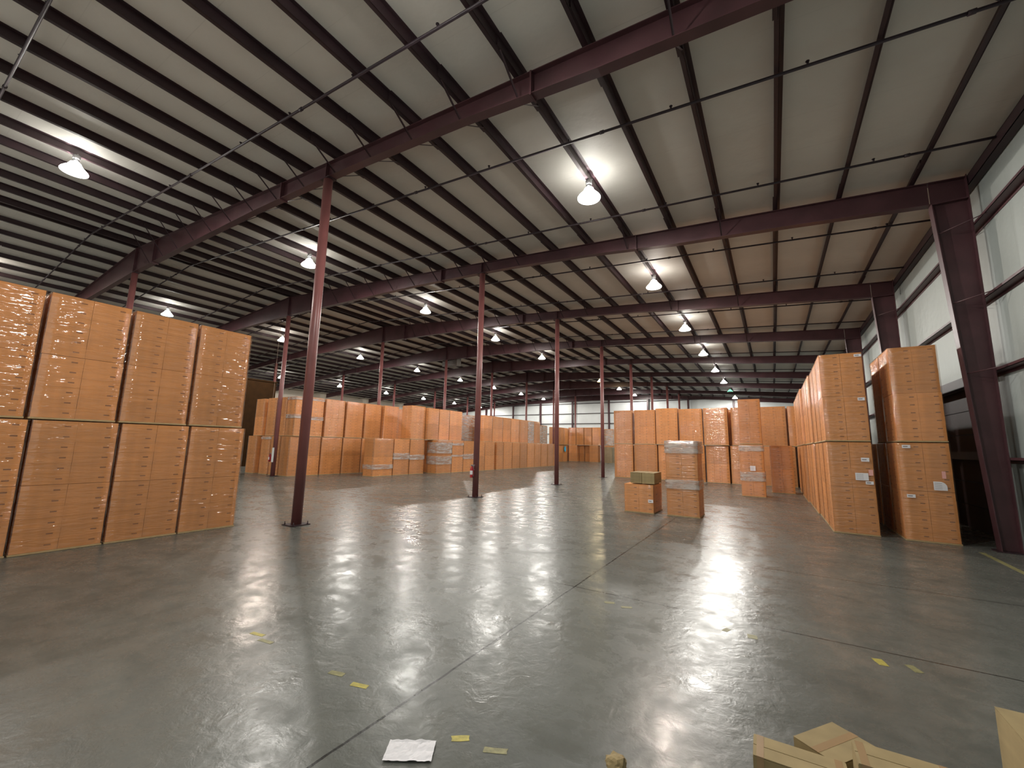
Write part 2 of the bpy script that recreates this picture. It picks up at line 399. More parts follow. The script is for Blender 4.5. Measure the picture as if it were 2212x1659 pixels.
# ------------------------------------------------------------------ pipe columns
def pipe_column(x, y, label, r=0.125, bolts=False, group='round roof columns'):
    t = thing('pipe_column', label, 'column', (x, y, 0), group=group)
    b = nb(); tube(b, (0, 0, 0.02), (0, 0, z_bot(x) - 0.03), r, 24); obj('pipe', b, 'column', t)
    b = nb(); box(b, -0.24, 0.24, -0.24, 0.24, 0.0, 0.022, bev=0.004); obj('base_plate', b, 'steel_dark', t)
    b = nb(); box(b, -0.2, 0.2, -0.13, 0.13, z_bot(x) - 0.03, z_bot(x) - 0.006)
    if bolts:
        for s in (-1, 1):
            for u in (-1, 1): pass
    obj('cap_plate', b, 'steel_dark', t)
    if bolts:
        for sx in (-1, 1):
            for sy in (-1, 1):
                bb = nb(); tube(bb, (sx * 0.19, sy * 0.19, 0.02), (sx * 0.19, sy * 0.19, 0.095), 0.011, 8); tube(bb, (sx * 0.19, sy * 0.19, 0.022), (sx * 0.19, sy * 0.19, 0.042), 0.022, 6)
                obj('anchor_bolt', bb, 'steel_dark', t)
    return t
ROW = ['nearest', 'second', 'third', 'fourth', 'fifth', 'sixth', 'seventh', 'eighth']
for k in range(8):
    pipe_column(0, BAY * k, f'round red steel column, {ROW[k]} in the row standing on the open floor', bolts=k < 3)
for k in range(8):
    pipe_column(RIDGE, BAY * k, f'round red steel column under the ridge, {ROW[k]} of that row', bolts=False)
for k in range(1, 8):
    pipe_column(2 * RIDGE, BAY * k, f'round dark column beyond the ridge at far left, {ROW[k-1]} of that row')

# ------------------------------------------------------------------ tapered wall columns on the right
def wall_column(k, label):
    y = BAY * k; t = thing('tapered_wall_column', label, 'column', (0, y, 0), group='tapered columns on the right wall')
    b = nb(); fw = 0.13
    xo = 15.0; zt = z_top(14.4)
    def xin(z): return 14.70 + (14.34 - 14.70) * z / 8.47
    def prism(pts, ya, yb):
        A = [b.verts.new((px, ya, pz)) for px, pz in pts]; B = [b.verts.new((px, yb, pz)) for px, pz in pts]
        b.faces.new(A); b.faces.new(list(reversed(B)))
        for i in range(len(pts)): b.faces.new((A[i], B[i], B[(i + 1) % len(pts)], A[(i + 1) % len(pts)]))
    prism([(xin(0), 0.02), (xo, 0.02), (xo, zt), (14.34, zt), (14.34, 8.47)], -0.007, 0.007)     # web
    prism([(xin(0) - 0.016, 0.02), (xin(0), 0.02), (14.34, 8.47), (14.324, 8.47)], -fw, fw)       # inner flange
    prism([(xo, 0.02), (xo + 0.016, 0.02), (xo + 0.016, zt), (xo, zt)], -fw, fw)                  # outer flange
    prism([(14.324, 8.45), (xo, 8.45), (xo, 8.475), (14.324, 8.475)], -fw, fw)
    prism([(14.32, zt - 0.016), (xo, z_top(xo) - 0.016), (xo, z_top(xo)), (14.32, zt)], -fw, fw)
    bmesh.ops.recalc_face_normals(b, faces=b.faces)
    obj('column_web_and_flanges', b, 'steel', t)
    b = nb(); box(b, 14.6, 15.1, -0.17, 0.17, 0, 0.025); obj('base_plate', b, 'steel_dark', t)
    if k <= 3:
        for z in (7.7, 5.85, 4.1):
            for s in (-1, 1):
                bb = nb(); tube(bb, (xin(z) + 0.02, s * 0.1, z - 0.05), (15.05, s * 0.72, z + 0.02), 0.012, 6); obj('flange_brace', bb, 'steel', t)
    return t
for k in range(1, 8): wall_column(k, f'big tapered red steel column against the right wall, {ROW[k-1]} from camera')
b = nb(); box(b, 14.55, 14.95, YB - 0.35, YB - 0.06, 0, 8.4)

b.free()
# ------------------------------------------------------------------ girts
def girt(kind, label, **k):
    return tag(obj('wall_girt', k['b'], 'steel_dark' if kind != 'w' else 'steel'), label, 'girt', k.get('group'))
GZ = [(2.02, 'lowest'), (4.08, 'second lowest'), (5.85, 'second highest'), (7.72, 'highest')]
for z, nm in GZ:
    b = nb()
    segs = [(-7.6, YB - 0.1)] if z > 4.3 else ([(-7.6, D0 - 0.4), (D1 + 0.35, YB - 0.1)])
    for y0, y1 in segs:
        box(b, XR - 0.2, XR - 0.002, y0, y1, z, z + 0.012); box(b, XR - 0.2, XR - 0.19, y0, y1, z, z + 0.07); box(b, XR - 0.014, XR - 0.004, y0, y1, z - 0.07, z + 0.012)
    girt('w', f'red steel wall girt along the right wall, {nm} of four', b=b, group='right wall girts')
for z, nm in [(2.1, 'lowest'), (4.3, 'fourth from the top'), (6.1, 'third from the top'), (7.82, 'second from the top'), (9.55, 'highest')]:
    b = nb(); x1 = XR if z < 8.6 else min(XR, (10.05 - z) / RS)
    x0 = 2 * RIDGE - x1
    box(b, x0, x1, YB - 0.2, YB - 0.002, z, z + 0.012); box(b, x0, x1, YB - 0.2, YB - 0.188, z, z + 0.09)
    girt('b', f'dark steel girt across the far end wall, {nm}', b=b, group='end wall girts')
# end wall posts
for i, x in enumerate((-37.4, -31.1, -25.2, -18.9, -12.35, -6.0, 0.0, 6.1)):
    b = nb(); zt = z_bot(x) - 0.01; y0, y1 = YB - 0.5, YB - 0.22
    box(b, x - 0.13, x + 0.13, y0, y0 + 0.014, 0, zt); box(b, x - 0.13, x + 0.13, y1 - 0.014, y1, 0, zt); box(b, x - 0.008, x + 0.008, y0, y1, 0, zt)
    tag(obj('end_wall_post', b, 'steel'), f'red steel post of the far end wall, {ORD[i]} from the left', 'post', 'end wall posts')

# ------------------------------------------------------------------ sprinkler pipes
def head_mesh():
    b = nb(); tube(b, (0, 0, 0.02), (0, 0, 0.085), 0.013, 8); tube(b, (0, 0, 0.085), (0, 0, 0.092), 0.035, 10)
    tube(b, (0.016, 0, 0.04), (0.016, 0, 0.088), 0.004, 5); tube(b, (-0.016, 0, 0.04), (-0.016, 0, 0.088), 0.004, 5)
    return mesh('sprinkler_head', b, 'pipe')
HEAD = head_mesh()
for k in range(-2, 15):
    y = -1.72 + 3.81 * k
    b = nb(); dz = -0.055
    pts = [(XL + 0.6, z_top(XL + 0.6) + dz), (RIDGE, z_top(RIDGE) + dz), (15.02, z_top(15.02) + dz)]
    path_tube(b, [(a, y, c) for a, c in pts], 0.03, 8)
    x = 13.6; j = 0
    while x > XL + 1:                       # couplings with hanger
        zc = z_top(x) + dz; b2 = 0.075
        tube(b, (x - 0.05, y, zc), (x + 0.05, y, zc), 0.042, 8); x -= 6.1
    nm = {-2: 'at the far left corner of view', -1: 'nearest full run above the floor'}.get(k, f'{ORD[k+1] if k+1 < 20 else k} run from the nearest one')
    o = obj('sprinkler_pipe', b, 'pipe'); tag(o, f'thin dark sprinkler pipe under the roof, {nm}', 'sprinkler pipe', 'sprinkler branch pipes')
    if k < 6:
        x = 13.9 - (0.0 if k % 2 else 0.9)
        while x > RIDGE - 9:
            obj('sprinkler_head', HEAD, parent=o, loc=(x, y, z_top(x) + dz)); x -= 2.42

# ------------------------------------------------------------------ high bay lamps
def lamp_meshes():
    b = nb(); tube(b, (0, 0, -0.02), (0, 0, -0.17), 0.085, 16); tube(b, (0, 0, -0.17), (0, 0, -0.2), 0.085, 16, r1=0.05)
    for i in range(8):
        a = 2 * PI * i / 8; box(b, 0.088 * math.cos(a) - 0.004, 0.088 * math.cos(a) + 0.004, 0.088 * math.sin(a) - 0.004, 0.088 * math.sin(a) + 0.004, -0.15, -0.04)
    ball = mesh('ballast_housing', b, 'grey_metal')
    b = nb(); box(b, -0.1, 0.1, -0.012, 0.012, -0.02, 0.0)
    for a in (45, 135, 225, 315):
        c, s = math.cos(math.radians(a)), math.sin(math.radians(a)); tube(b, (0.05 * c, 0.05 * s, -0.19), (0.125 * c, 0.125 * s, -0.27), 0.011, 6)
    lathe(b, [(0.12, -0.262), (0.135, -0.265), (0.135, -0.275), (0.12, -0.275)], 24)
    brk = mesh('mounting_bracket', b, 'grey_metal')
    b = nb(); lathe(b, [(0.125, -0.27), (0.145, -0.32), (0.185, -0.38), (0.24, -0.44), (0.295, -0.50), (0.32, -0.54), (0.32, -0.565)], 28)
    sh = mesh('acrylic_shade', b, 'shade'); sho = sh.copy(); sho.materials[0] = M['shade_off']; shy = sh.copy(); shy.materials[0] = M['shade_yellow']
    bulbs = {}
    for kx in ('bulb_w', 'bulb_y', 'bulb_g', 'bulb_off'):
        b = nb(); lathe(b, [(0.001, -0.47), (0.05, -0.46), (0.066, -0.42), (0.06, -0.37), (0.035, -0.31), (0.028, -0.24), (0.001, -0.23)], 16); bulbs[kx] = mesh('bulb', b, kx)
    return ball, brk, sh, bulbs, sho, shy
BALL, BRK, SHD, BULBS, SHO, SHY = lamp_meshes()
def near_purlin(x, k=0):
    allp = PX + [-14.72, -15.28] + [-16.8 - 1.508 * i for i in range(19)]
    return min(allp, key=lambda v: abs(v - x))
def highbay(x, y, label, kind='bulb_w', power=1.0, col=(1, 0.965, 0.90)):
    z = z_top(x) - 0.0
    t = thing('high_bay_lamp', label, 'ceiling lamp', (x, y, z), group='high bay lamps')
    obj('ballast_housing', BALL, parent=t); obj('mounting_bracket', BRK, parent=t); obj('acrylic_shade', SHY if kind == 'bulb_y' else SHD if power > 0.1 else SHO, parent=t); bo = obj('bulb', BULBS[kind], parent=t)
    bo.visible_shadow = True
    if power > 0:
        ld = bpy.data.lights.new('lamp_light', 'POINT'); ld.energy = LAMP_W * power; ld.color = col; ld.shadow_soft_size = 0.07
        lo = bpy.data.objects.new('lamp_light', ld); COL.objects.link(lo); lo.parent = t; lo.location = (0, 0, -0.545)
        ld.shadow_soft_size = 0.06
    return t
XS = {'A': near_purlin(6.455), 'B': near_purlin(-7.2), 'C': near_purlin(-22.2), 'D': near_purlin(-36.5)}
RN = {'A': 'right-hand row', 'B': 'row between floor columns and ridge', 'C': 'first row beyond the ridge', 'D': 'farthest left row'}
DIST = ['nearest', 'second', 'third', 'fourth', 'fifth', 'sixth', 'seventh', 'eighth', 'ninth']
for rw in 'ABCD':
    for k in range(0, 9):
        if rw == 'D' and k < 3: continue
        y = -3.81 + BAY * k
        if rw == 'A' and k > 0: st = 'glowing white'
        kind, pw, col, st = 'bulb_w', 1.0, (1, 0.965, 0.90), 'lit white'
        if rw == 'B' and k == 5: kind, pw, st = 'bulb_off', 0, 'unlit'
        if rw == 'B' and k == 6: kind, pw, col, st = 'bulb_y', 0.45, (1, 0.8, 0.45), 'yellowish'
        if rw == 'A' and k == 7: kind, pw, col, st = 'bulb_g', 0.03, (0.3, 1, 0.65), 'dim greenish'
        if rw == 'A' and k == 2: col = (1, 0.86, 0.76); st = 'warm white'
        if rw == 'C' and k in (0, 2): col = (1, 0.84, 0.72); st = 'warm white'
        highbay(XS[rw], y, f'{st} high bay lamp, {DIST[k]} in the {RN[rw]}', kind, pw, col)

# ------------------------------------------------------------------ pallet loads of cartons
random.seed(7)
_tier = {}; _wrap = {}; _sheet = {}
def tier_mesh(w, d, h, nl, plain=False, var=0):
    key = (round(w, 2), round(d, 2), round(h, 2), nl, plain, var)
    if key in _tier: return _tier[key]
    rnd = random.Random(hash(key) & 0xffff)
    b = nb(); nx = max(2, round(w / 0.5)); ny = max(2, round(d / 0.5)); lh = h / nl
    for l in range(nl):
        for i in range(nx):
            for j in range(ny):
                if 0 < i < nx - 1 and 0 < j < ny - 1 and l < nl - 1: continue
                g = 0.002; jx, jy = rnd.uniform(-0.002, 0.002), rnd.uniform(-0.002, 0.002)
                x0 = -w / 2 + i * w / nx + g + jx; x1 = -w / 2 + (i + 1) * w / nx - g + jx
                y0 = -d / 2 + j * d / ny + g + jy; y1 = -d / 2 + (j + 1) * d / ny - g + jy
                z0 = l * lh + 0.0008; z1 = (l + 1) * lh - 0.0008
                box(b, x0, x1, y0, y1, z0, z1)
                if plain: continue
                cx, cy, cz = (x0 + x1) / 2, (y0 + y1) / 2, (z0 + z1) / 2
                for s, yy in ((-1, y0 - 0.0006), (1, y1 + 0.0006)):
                    if (j == 0 and s < 0) or (j == ny - 1 and s > 0):
                        ox = cx + (x1 - x0) * 0.27
                        quad(b, [(ox - 0.045, yy, cz - 0.012), (ox + 0.045, yy, cz - 0.012), (ox + 0.045, yy, cz + 0.012), (ox - 0.045, yy, cz + 0.012)], 1)
                for s, xx in ((-1, x0 - 0.0006), (1, x1 + 0.0006)):
                    if (i == 0 and s < 0) or (i == nx - 1 and s > 0):
                        oy = cy + (y1 - y0) * 0.27
                        quad(b, [(xx, oy - 0.045, cz - 0.012), (xx, oy + 0.045, cz - 0.012), (xx, oy + 0.045, cz + 0.012), (xx, oy - 0.045, cz + 0.012)], 1)
    # dark core so no light leaks between cartons
    me = mesh('carton_tier', b, ['card2' if plain else 'card', 'print'])
    _tier[key] = me; return me
def wrap_mesh(w, d, h, mat, off=0.012, seed=0, top=True):
    key = (round(w, 2), round(d, 2), round(h, 2), mat, seed, top)
    if key in _wrap: return _wrap[key]
    b = nb(); nz = max(3, int(h / 0.12)); W = w / 2 + off; D = d / 2 + off
    ring = []; n = 7
    cor = [(-W, -D), (W, -D), (W, D), (-W, D)]
    for c in range(4):
        ax, ay = cor[c]; bx_, by_ = cor[(c + 1) % 4]
        for i in range(n):
            ring.append((ax + (bx_ - ax) * i / n, ay + (by_ - ay) * i / n, c, i))
    rows = []
    for k in range(nz + 1):
        z = h * k / nz; row = []
        for (x, y, c, i) in ring:
            v = noise.noise(Vector((x * 2.3 + seed * 9, y * 2.3, z * 7))) * 0.010
            nx_, ny_ = (0, -1) if c == 0 else (1, 0) if c == 1 else (0, 1) if c == 2 else (-1, 0)
            if i == 0: v = abs(v) * 0.3
            v = max(v, -0.006)
            row.append(b.verts.new((x + nx_ * v, y + ny_ * v, z)))
        rows.append(row)
    m_ = len(ring)
    for ra, rb in zip(rows, rows[1:]):
        for i in range(m_):
            f = b.faces.new((ra[i], ra[(i + 1) % m_], rb[(i + 1) % m_], rb[i])); f.smooth = True
    if top:     # film folded a hand's width over the top edge
        inner = [b.verts.new((v.co.x * 0.8, v.co.y * 0.8, h + 0.006 + 0.01 * random.random())) for v in rows[-1]]
        for i in range(m_):
            f = b.faces.new((rows[-1][i], rows[-1][(i + 1) % m_], inner[(i + 1) % m_], inner[i])); f.smooth = True
    me = mesh('stretch_wrap', b, mat); _wrap[key] = me; return me
def sheet_mesh(w, d):
    key = (round(w, 2), round(d, 2))
    if key in _sheet: return _sheet[key]
    b = nb(); box(b, -w / 2 - 0.015, w / 2 + 0.015, -d / 2 - 0.015, d / 2 + 0.015, 0, 0.035, bev=0.006)
    me = mesh('slip_sheet', b, 'sheet'); _sheet[key] = me; return me
nload = 0
def load(x0, x1, y0, y1, z0, label, group, h=2.41, wrap='wrap', bands=(), tiers=2, plain=False, labels=(), rz=0.0, sheet=True):
    """one shrink-wrapped pallet load; x/y extents in metres, bands = (z, height) of extra film"""
    global nload; nload += 1
    g = 0.03
    w, d = (x1 - x0) - 2 * g, (y1 - y0) - 2 * g
    t = thing('pallet_load', label, 'pallet load', ((x0 + x1) / 2, (y0 + y1) / 2, z0), rz + random.uniform(-0.002, 0.002), group)
    zz = 0.0
    if sheet: obj('slip_sheet', sheet_mesh(w, d), parent=t); zz = 0.035
    th = (h - zz) / tiers
    for i in range(tiers):
        v = random.choice((0, 1))
        obj('carton_tier', tier_mesh(w - 0.004 * i, d - 0.004 * i, th - 0.005, max(1, round(th / 0.2)), plain, v), parent=t, loc=(random.uniform(-.006, .006), random.uniform(-.006, .006), zz + i * th))
    if wrap: obj('stretch_wrap', wrap_mesh(w, d, h - zz, wrap, 0.016, seed=random.choice((0, 1, 2))), parent=t, loc=(0, 0, zz))
    for bz, bh in bands:
        o = obj('film_band', wrap_mesh(w, d, bh, 'band', 0.03, seed=random.choice((0, 1)), top=bz + bh > h - 0.02), parent=t, loc=(0, 0, bz))
        o['label'] = 'cloudy band of many film layers'
    for (lx0, lx1, lz0, lz1, face, mt) in labels:      # paper labels on the front (-Y) face, world coordinates
        bb = nb(); yy = -d / 2 - 0.036; cx = (x0 + x1) / 2
        a0, a1, c0, c1 = lx0 - cx, lx1 - cx, lz0 - z0, lz1 - z0
        if face == 'curl':
            pts = [(a0, yy, c0), (a1, yy, c0)]
            for q in range(0, 7):
                an = q / 6 * PI / 2; rr = min(a1 - a0, c1 - c0) * 0.6
                pts.append((a1 - rr + rr * math.cos(an), yy, c1 - rr + rr * math.sin(an)))
            pts.append((a0, yy, c1)); quad(bb, pts, 0)
        else: quad(bb, [(a0, yy, c0), (a1, yy, c0), (a1, yy, c1), (a0, yy, c1)], 0)
        nrow = 4 if (c1 - c0) > 0.12 else 1
        if mt == 'paper':
            for q in range(nrow):
                zc = c1 - (q + 1) * (c1 - c0) / (nrow + 1); hh = 0.004 if nrow > 1 else 0.012
                quad(bb, [(a0 + 0.02, yy - 0.0008, zc - hh), (a0 + 0.02 + (a1 - a0) * 0.55, yy - 0.0008, zc - hh), (a0 + 0.02 + (a1 - a0) * 0.55, yy - 0.0008, zc + hh), (a0 + 0.02, yy - 0.0008, zc + hh)], 1)
        for f in bb.faces: f.normal_update()
        o = obj('paper_label', bb, [mt, 'ink'], t)
        o['label'] = 'white paper label' if mt == 'paper' else 'pink paper label'
    return t
T2 = 2.425
# --- near left wall of loads (faces the open floor)
Ys = [-1.0, -2.2, -3.43, -4.68, -5.92, -7.15]
for i in range(5):
    bd = [(), ((1.15, 0.06),), (), (), ()][i]
    load(-2.1, -0.95, Ys[i + 1], Ys[i], 0, f'wrapped carton load, lower tier, {ORD[i]} from the aisle end of near left wall of loads', 'near left wall of loads')
    load(-2.1, -0.97, Ys[i + 1] - 0.06, Ys[i] - 0.08, T2, f'wrapped carton load, upper tier, {ORD[i]} from the aisle end of near left wall of loads', 'near left wall of loads', h=2.42)
# --- middle left block, fronts at Y = 8
GM = 'loads stacked behind the ridge column, middle left'
for i, (a, c, bd) in enumerate([(-19.15, -18.1, ()), (-17.7, -16.65, ((2.2, 0.17),)), (-16.55, -15.5, ()), (-15.43, -14.35, ())]):
    y1 = 9.0
    load(a, c, 8.0 if i != 0 else 7.9, y1, 0, f'carton load, lower tier, {ORD[i]} from the left in the front behind ridge column', GM, bands=bd)
for i, (a, c) in enumerate([(-19.0, -17.95), (-17.55, -16.5), (-16.32, -15.32), (-15.28, -14.28)]):
    load(a, c, 8.1, 9.1, T2, f'carton load, upper tier, {ORD[i]} from the left in the front behind ridge column', GM, h=2.45, bands=((2.25, 0.2), (1.1, 0.25)) if i == 3 else ())
ML = [(9.05, 10.05), (10.1, 11.65), (11.7, 13.2), (13.25, 14.8), (14.85, 16.4)]
for i, (a, c) in enumerate(ML):
    xa, xb = (-14.98, -14.2) if i == 4 else (-15.4, -14.35)
    load(xa, xb, a, c, 0, f'carton load, lower tier, {ORD[i]} behind the corner load of middle left block', GM)
    load(xa, xb + 0.03, a + 0.08, c, T2, f'carton load, upper tier, {ORD[i]} behind the corner load of middle left block', GM, h=2.5, bands=((2.28, 0.2), (1.05, 0.22)) if i == 0 else ())
load(-15.7, -14.7, 16.5, 18.0, 0, 'carton load, lower tier, set back behind the middle left block', GM)
load(-15.7, -14.7, 16.5, 18.0, T2, 'carton load, upper tier, set back behind the middle left block', GM)
# plain dark brown box in place of an unidentified dark shape behind the stacks
t = thing('dark_brown_shape', 'dark brown boxy shape rising above the stacks at far left', 'dark_shape', (-27.2, 11.4, 0))
b = nb(); box(b, -1.1, 1.1, -2.4, 1.7, 0, 7.1); obj('dark_shape_body', b, 'dark_shape', t)
b = nb(); box(b, -1.16, 1.16, -2.46, 1.76, 7.1, 7.2, bev=0.01); obj('dark_shape_top', b, 'dark_shape', t)
# --- block jutting forward between the ridge columns
GP = 'loads jutting forward left of centre'
for i, (a, c, bd) in enumerate([(11.5, 13.12, ((0.45, 0.3),)), (13.17, 14.58, ((1.05, 0.42),)), (14.63, 16.05, ((1.0, 0.35),))]):
    load(-11.95, -10.95, a, c, 0, f'wrapped carton load, lower tier, {ORD[i]} from the left in the jutting block', GP, bands=bd)
for i, (a, c) in enumerate([(14.62, 16.02), (16.06, 17.2), (17.24, 18.4), (18.44, 20.0)]):
    x0 = -12.0 if i == 0 else -11.75
    load(x0, x0 + 1.02, a, c, T2, f'glossy carton load, upper tier, {ORD[i]} from the left left of centre', GP, h=2.32 if i else 2.38)
GL = 'long row of loads left of centre'
for i, (a, c, bd, hh) in enumerate([(16.6, 18.2, ((1.45, 0.8), (0.65, 0.6)), 2.41), (18.25, 19.6, ((1.2, 0.14), (2.05, 0.2)), 2.41), (19.65, 21.2, ((1.0, 0.4),), 2.41), (21.25, 22.5, (), 2.41), (22.55, 24.0, (), 2.41),
        (24.35, 25.4, (), 2.41), (25.45, 26.9, (), 2.41), (26.95, 28.3, (), 2.41), (28.35, 29.7, (), 2.41), (29.75, 31.2, (), 2.41), (31.25, 32.6, (), 2.41), (32.65, 34.1, (), 2.41), (34.15, 35.6, (), 2.41), (35.65, 37.0, (), 2.41)]):
    load(-11.25, -10.2, a, c, 0, f'wrapped carton load, lower tier, {ORD[i]} from the near end of long left row', GL, bands=bd, h=hh)
for i, (a, c, bd) in enumerate([(23.1, 24.5, ()), (24.54, 26.2, ()), (26.25, 27.6, ()), (27.65, 29.2, ()), (29.25, 31.0, ()), (31.05, 32.2, ((0.02, 2.2),)), (32.25, 33.6, ())]):
    load(-11.85, -10.85, a, c, T2, f'orange brown carton load, upper tier, {ORD[i]} from the near end of long left row', GL, h=2.3, bands=bd)
load(-12.4, -11.35, 17.0, 18.2, 0, 'shaded carton load in the gap between jutting block and long row', GP)
load(-13.6, -12.65, 23.3, 24.4, 0, 'carton load, lower tier, tucked behind the long left row', GL)
load(-13.6, -12.65, 23.3, 24.4, T2, 'greyish film-covered load, upper tier, tucked behind the long left row', GL, h=2.35, bands=((0.03, 2.3),))
# --- far loads against the end of the hall
GF = 'far loads near the end wall'
for i, (a, c, bd) in enumerate([(40.4, 41.9, ((0.03, 2.3),)), (41.95, 43.4, ((0.03, 2.3),)), (46.05, 47.4, ()), (47.45, 48.8, ()), (48.85, 50.2, ())]):
    load(-16.1, -15.0, a, c, T2, f'{"grey filmed" if i < 2 else "pinkish brown"} carton load, upper tier, {ORD[i]} in the far left row', GF, bands=bd)
    load(-16.3, -15.2, a, c, 0, f'shaded carton load, lower tier, {ORD[i]} in the far left row', GF)
for i, (a, c) in enumerate([(-15.85, -14.62), (-14.58, -13.35), (-13.31, -12.1), (-12.06, -10.7)]):
    load(a, c, 52.0, 53.05, T2, f'carton load, upper tier, {ORD[i]} from the left at the far end', GF, h=2.6)
for i, (a, c, y) in enumerate([(-15.8, -14.4, 52.0), (-14.35, -13.5, 52.7), (-13.45, -12.55, 52.7), (-12.5, -11.1, 52.0)]):
    load(a, c, y, 53.05 if y == 52.0 else y + 1.3, 0, f'carton load, lower tier, {ORD[i]} from the left at the far end', GF)
for z in (0, 1):
    load(-17.1, -15.95, 51.6, 53.0, z * T2, f'shaded carton load filling the far left corner gap, {["lower", "upper"][z]} tier', GF)
load(-10.2, -8.9, 51.6, 52.9, 0, 'pale plain carton load on floor beside the fourth floor column', GF, plain=True, h=2.2)
load(-10.6, -9.2, 53.2, 54.5, 0, 'carton load, lower tier, right end of the far row', GF)
load(-10.6, -9.2, 53.2, 54.5, T2, 'greyish carton load, upper tier, right end of the far row', GF, bands=((0.03, 2.3),))
# --- middle right block, fronts at Y = 24
GR = 'loads in the middle right block'
LX = [0.46, 1.92, 3.62, 5.08, 6.68, 8.12, 9.3, 10.55, 11.7, 12.95]
for i in range(9):
    load(LX[i], LX[i + 1] - 0.04, 24.0, 25.1, 0, f'carton load, lower tier, {ORD[i]} from the left in middle right block', GR, bands=())
UX = [(0.46, 1.86, 24.0), (1.98, 3.5, 24.0), (3.52, 5.02, 23.9), (5.05, 6.58, 24.0), (6.62, 8.12, 23.85), (8.25, 9.72, 24.0), (9.75, 11.3, 24.0), (11.34, 12.8, 24.0)]
for i, (a, c, y) in enumerate(UX):
    load(a, c, y, y + 1.1, T2, f'carton load, upper tier, {ORD[i]} from the left in middle right block', GR, h=2.45 if i not in (2,) else 2.52)
for i, x in enumerate((7.5, 10.9)):
    load(x, x + 1.3, 25.2, 26.3, 0, f'shaded carton load seen through a gap of the middle right block, lower tier, {["left","right"][i]} one', GR)
load(10.9, 12.2, 25.2, 26.3, T2, 'shaded carton load seen through the rightmost gap of middle right block, upper tier', GR)
load(7.5, 8.8, 25.2, 26.3, T2, 'shaded carton load seen through a gap of the middle right block, upper tier', GR)
load(9.1, 10.13, 16.3, 17.4, 0, 'tall pair lower load with cloudy film bands and white label', 'tall pair at right', bands=((2.1, 0.27), (0.72, 0.42)),
     labels=[(9.53, 9.75, 1.19, 1.42, '', 'paper')])
load(9.14, 10.11, 16.32, 17.38, T2, 'carton load on top of the tall pair at right', 'tall pair at right', h=2.15)
load(10.3, 11.35, 19.2, 20.3, 0, 'single carton load standing in the aisle beside right hand row', 'single loads')
# --- right hand double row along the wall
GA = 'tall right hand row of loads'
for i in range(11):
    y0 = 7.95 + i * 1.26
    lab_l = [(12.32, 12.59, 1.41, 1.60, '', 'paper'), (12.60, 12.69, 1.54, 1.69, '', 'pink'), (12.47, 12.64, 1.90, 2.0, '', 'paper'), (12.52, 12.68, 1.31, 1.39, '', 'paper')] if i == 0 else []
    lab_u = [(12.54, 12.70, 4.74, 4.81, '', 'paper'), (12.53, 12.68, 3.53, 3.61, '', 'paper')] if i == 0 else []
    dx = -0.0 if i < 3 else -0.05 if i < 6 else -0.12
    load(11.74 + dx, 12.74 + dx, y0, y0 + 1.22, 0, f'glossy orange carton load, lower tier, {ORD[i]} from camera in right hand row', GA, labels=lab_l)
    load(11.73 + dx, 12.74 + dx, y0 + 0.02, y0 + 1.2, T2, f'glossy orange carton load, upper tier, {ORD[i]} from camera in right hand row', GA, h=2.44, labels=lab_u)
GB = 'loads between right hand row and wall'
for i in range(3):
    y0 = 7.84 + i * 1.24
    lab = [(13.96, 14.03, 1.55, 1.72, '', 'pink'), (13.79, 14.03, 1.26, 1.47, 'curl', 'paper'), (13.29, 13.45, 2.27, 2.35, '', 'paper'), (13.28, 13.44, 1.05, 1.13, '', 'paper')] if i == 0 else []
    load(13.16, 14.19, y0, y0 + 1.2, 0, f'carton load, lower tier, {ORD[i]} from camera beside the dark door', GB, labels=lab)
    if i < 2: load(13.2, 14.18, y0, y0 + 1.2, T2, f'carton load, upper tier, {ORD[i]} from camera beside the dark door', GB, h=2.46)

# --- lone loads in the open floor
load(7.45, 8.47, 7.95, 9.0, 0, 'lone chest-high orange load with two cloudy film bands on open floor', 'lone loads on the open floor', h=2.39, bands=((0.86, 0.29), (1.99, 0.4)))
load(6.08, 7.09, 7.88, 9.15, 0, 'low half-height carton load beside the lone banded load', 'lone loads on the open floor', h=0.93, tiers=1,
     labels=[(6.90, 7.06, 0.36, 0.46, '', 'paper')])
def carton(x0, x1, y0, y1, z0, z1, label, group=None, rz=0.0, tape='y', mat='card2', tilt=0):
    cx, cy = (x0 + x1) / 2, (y0 + y1) / 2; w, d, h = x1 - x0, y1 - y0, z1 - z0
    t = thing('carton', label, 'carton', (cx, cy, z0), rz, group); t.rotation_euler[1] = tilt
    b = nb(); box(b, -w / 2, w / 2, -d / 2, d / 2, 0, h, bev=0.004); obj('box_body', b, mat, t)
    b = nb()
    for s in (-1, 1):       # two top flaps meeting in the middle
        if w >= d: box(b, -w / 2 + 0.002, w / 2 - 0.002, min(0.003 * s, s * d / 2), max(0.003 * s, s * d / 2), h, h + 0.004)
        else: box(b, min(0.003 * s, s * w / 2), max(0.003 * s, s * w / 2), -d / 2 + 0.002, d / 2 - 0.002, h, h + 0.004)
    obj('top_flap', b, mat, t)
    if w >= d:
        for q in (-0.42, 0.42):
            b = nb(); box(b, q * w - 0.02, q * w + 0.02, -d / 2 - 0.0015, d / 2 + 0.001, h + 0.0042, h + 0.0052)
            box(b, q * w - 0.02, q * w + 0.02, -d / 2 - 0.0015, -d / 2 - 0.0003, h * 0.3, h + 0.0045); obj('packing_tape', b, 'wraptape', t)
    else:
        b = nb(); box(b, -0.025, 0.025, -d / 2 - 0.001, d / 2 + 0.001, h + 0.0042, h + 0.0052); obj('packing_tape', b, 'wraptape', t)
    return t
M['wraptape'] = simple('tan_tape', (0.36, 0.24, 0.13), 0.25, vary=0.05)
carton(6.30, 6.68, 7.98, 8.98, 0.955, 1.31, 'plain tan carton, left one on top of the low half-height load', 'cartons on the low load')
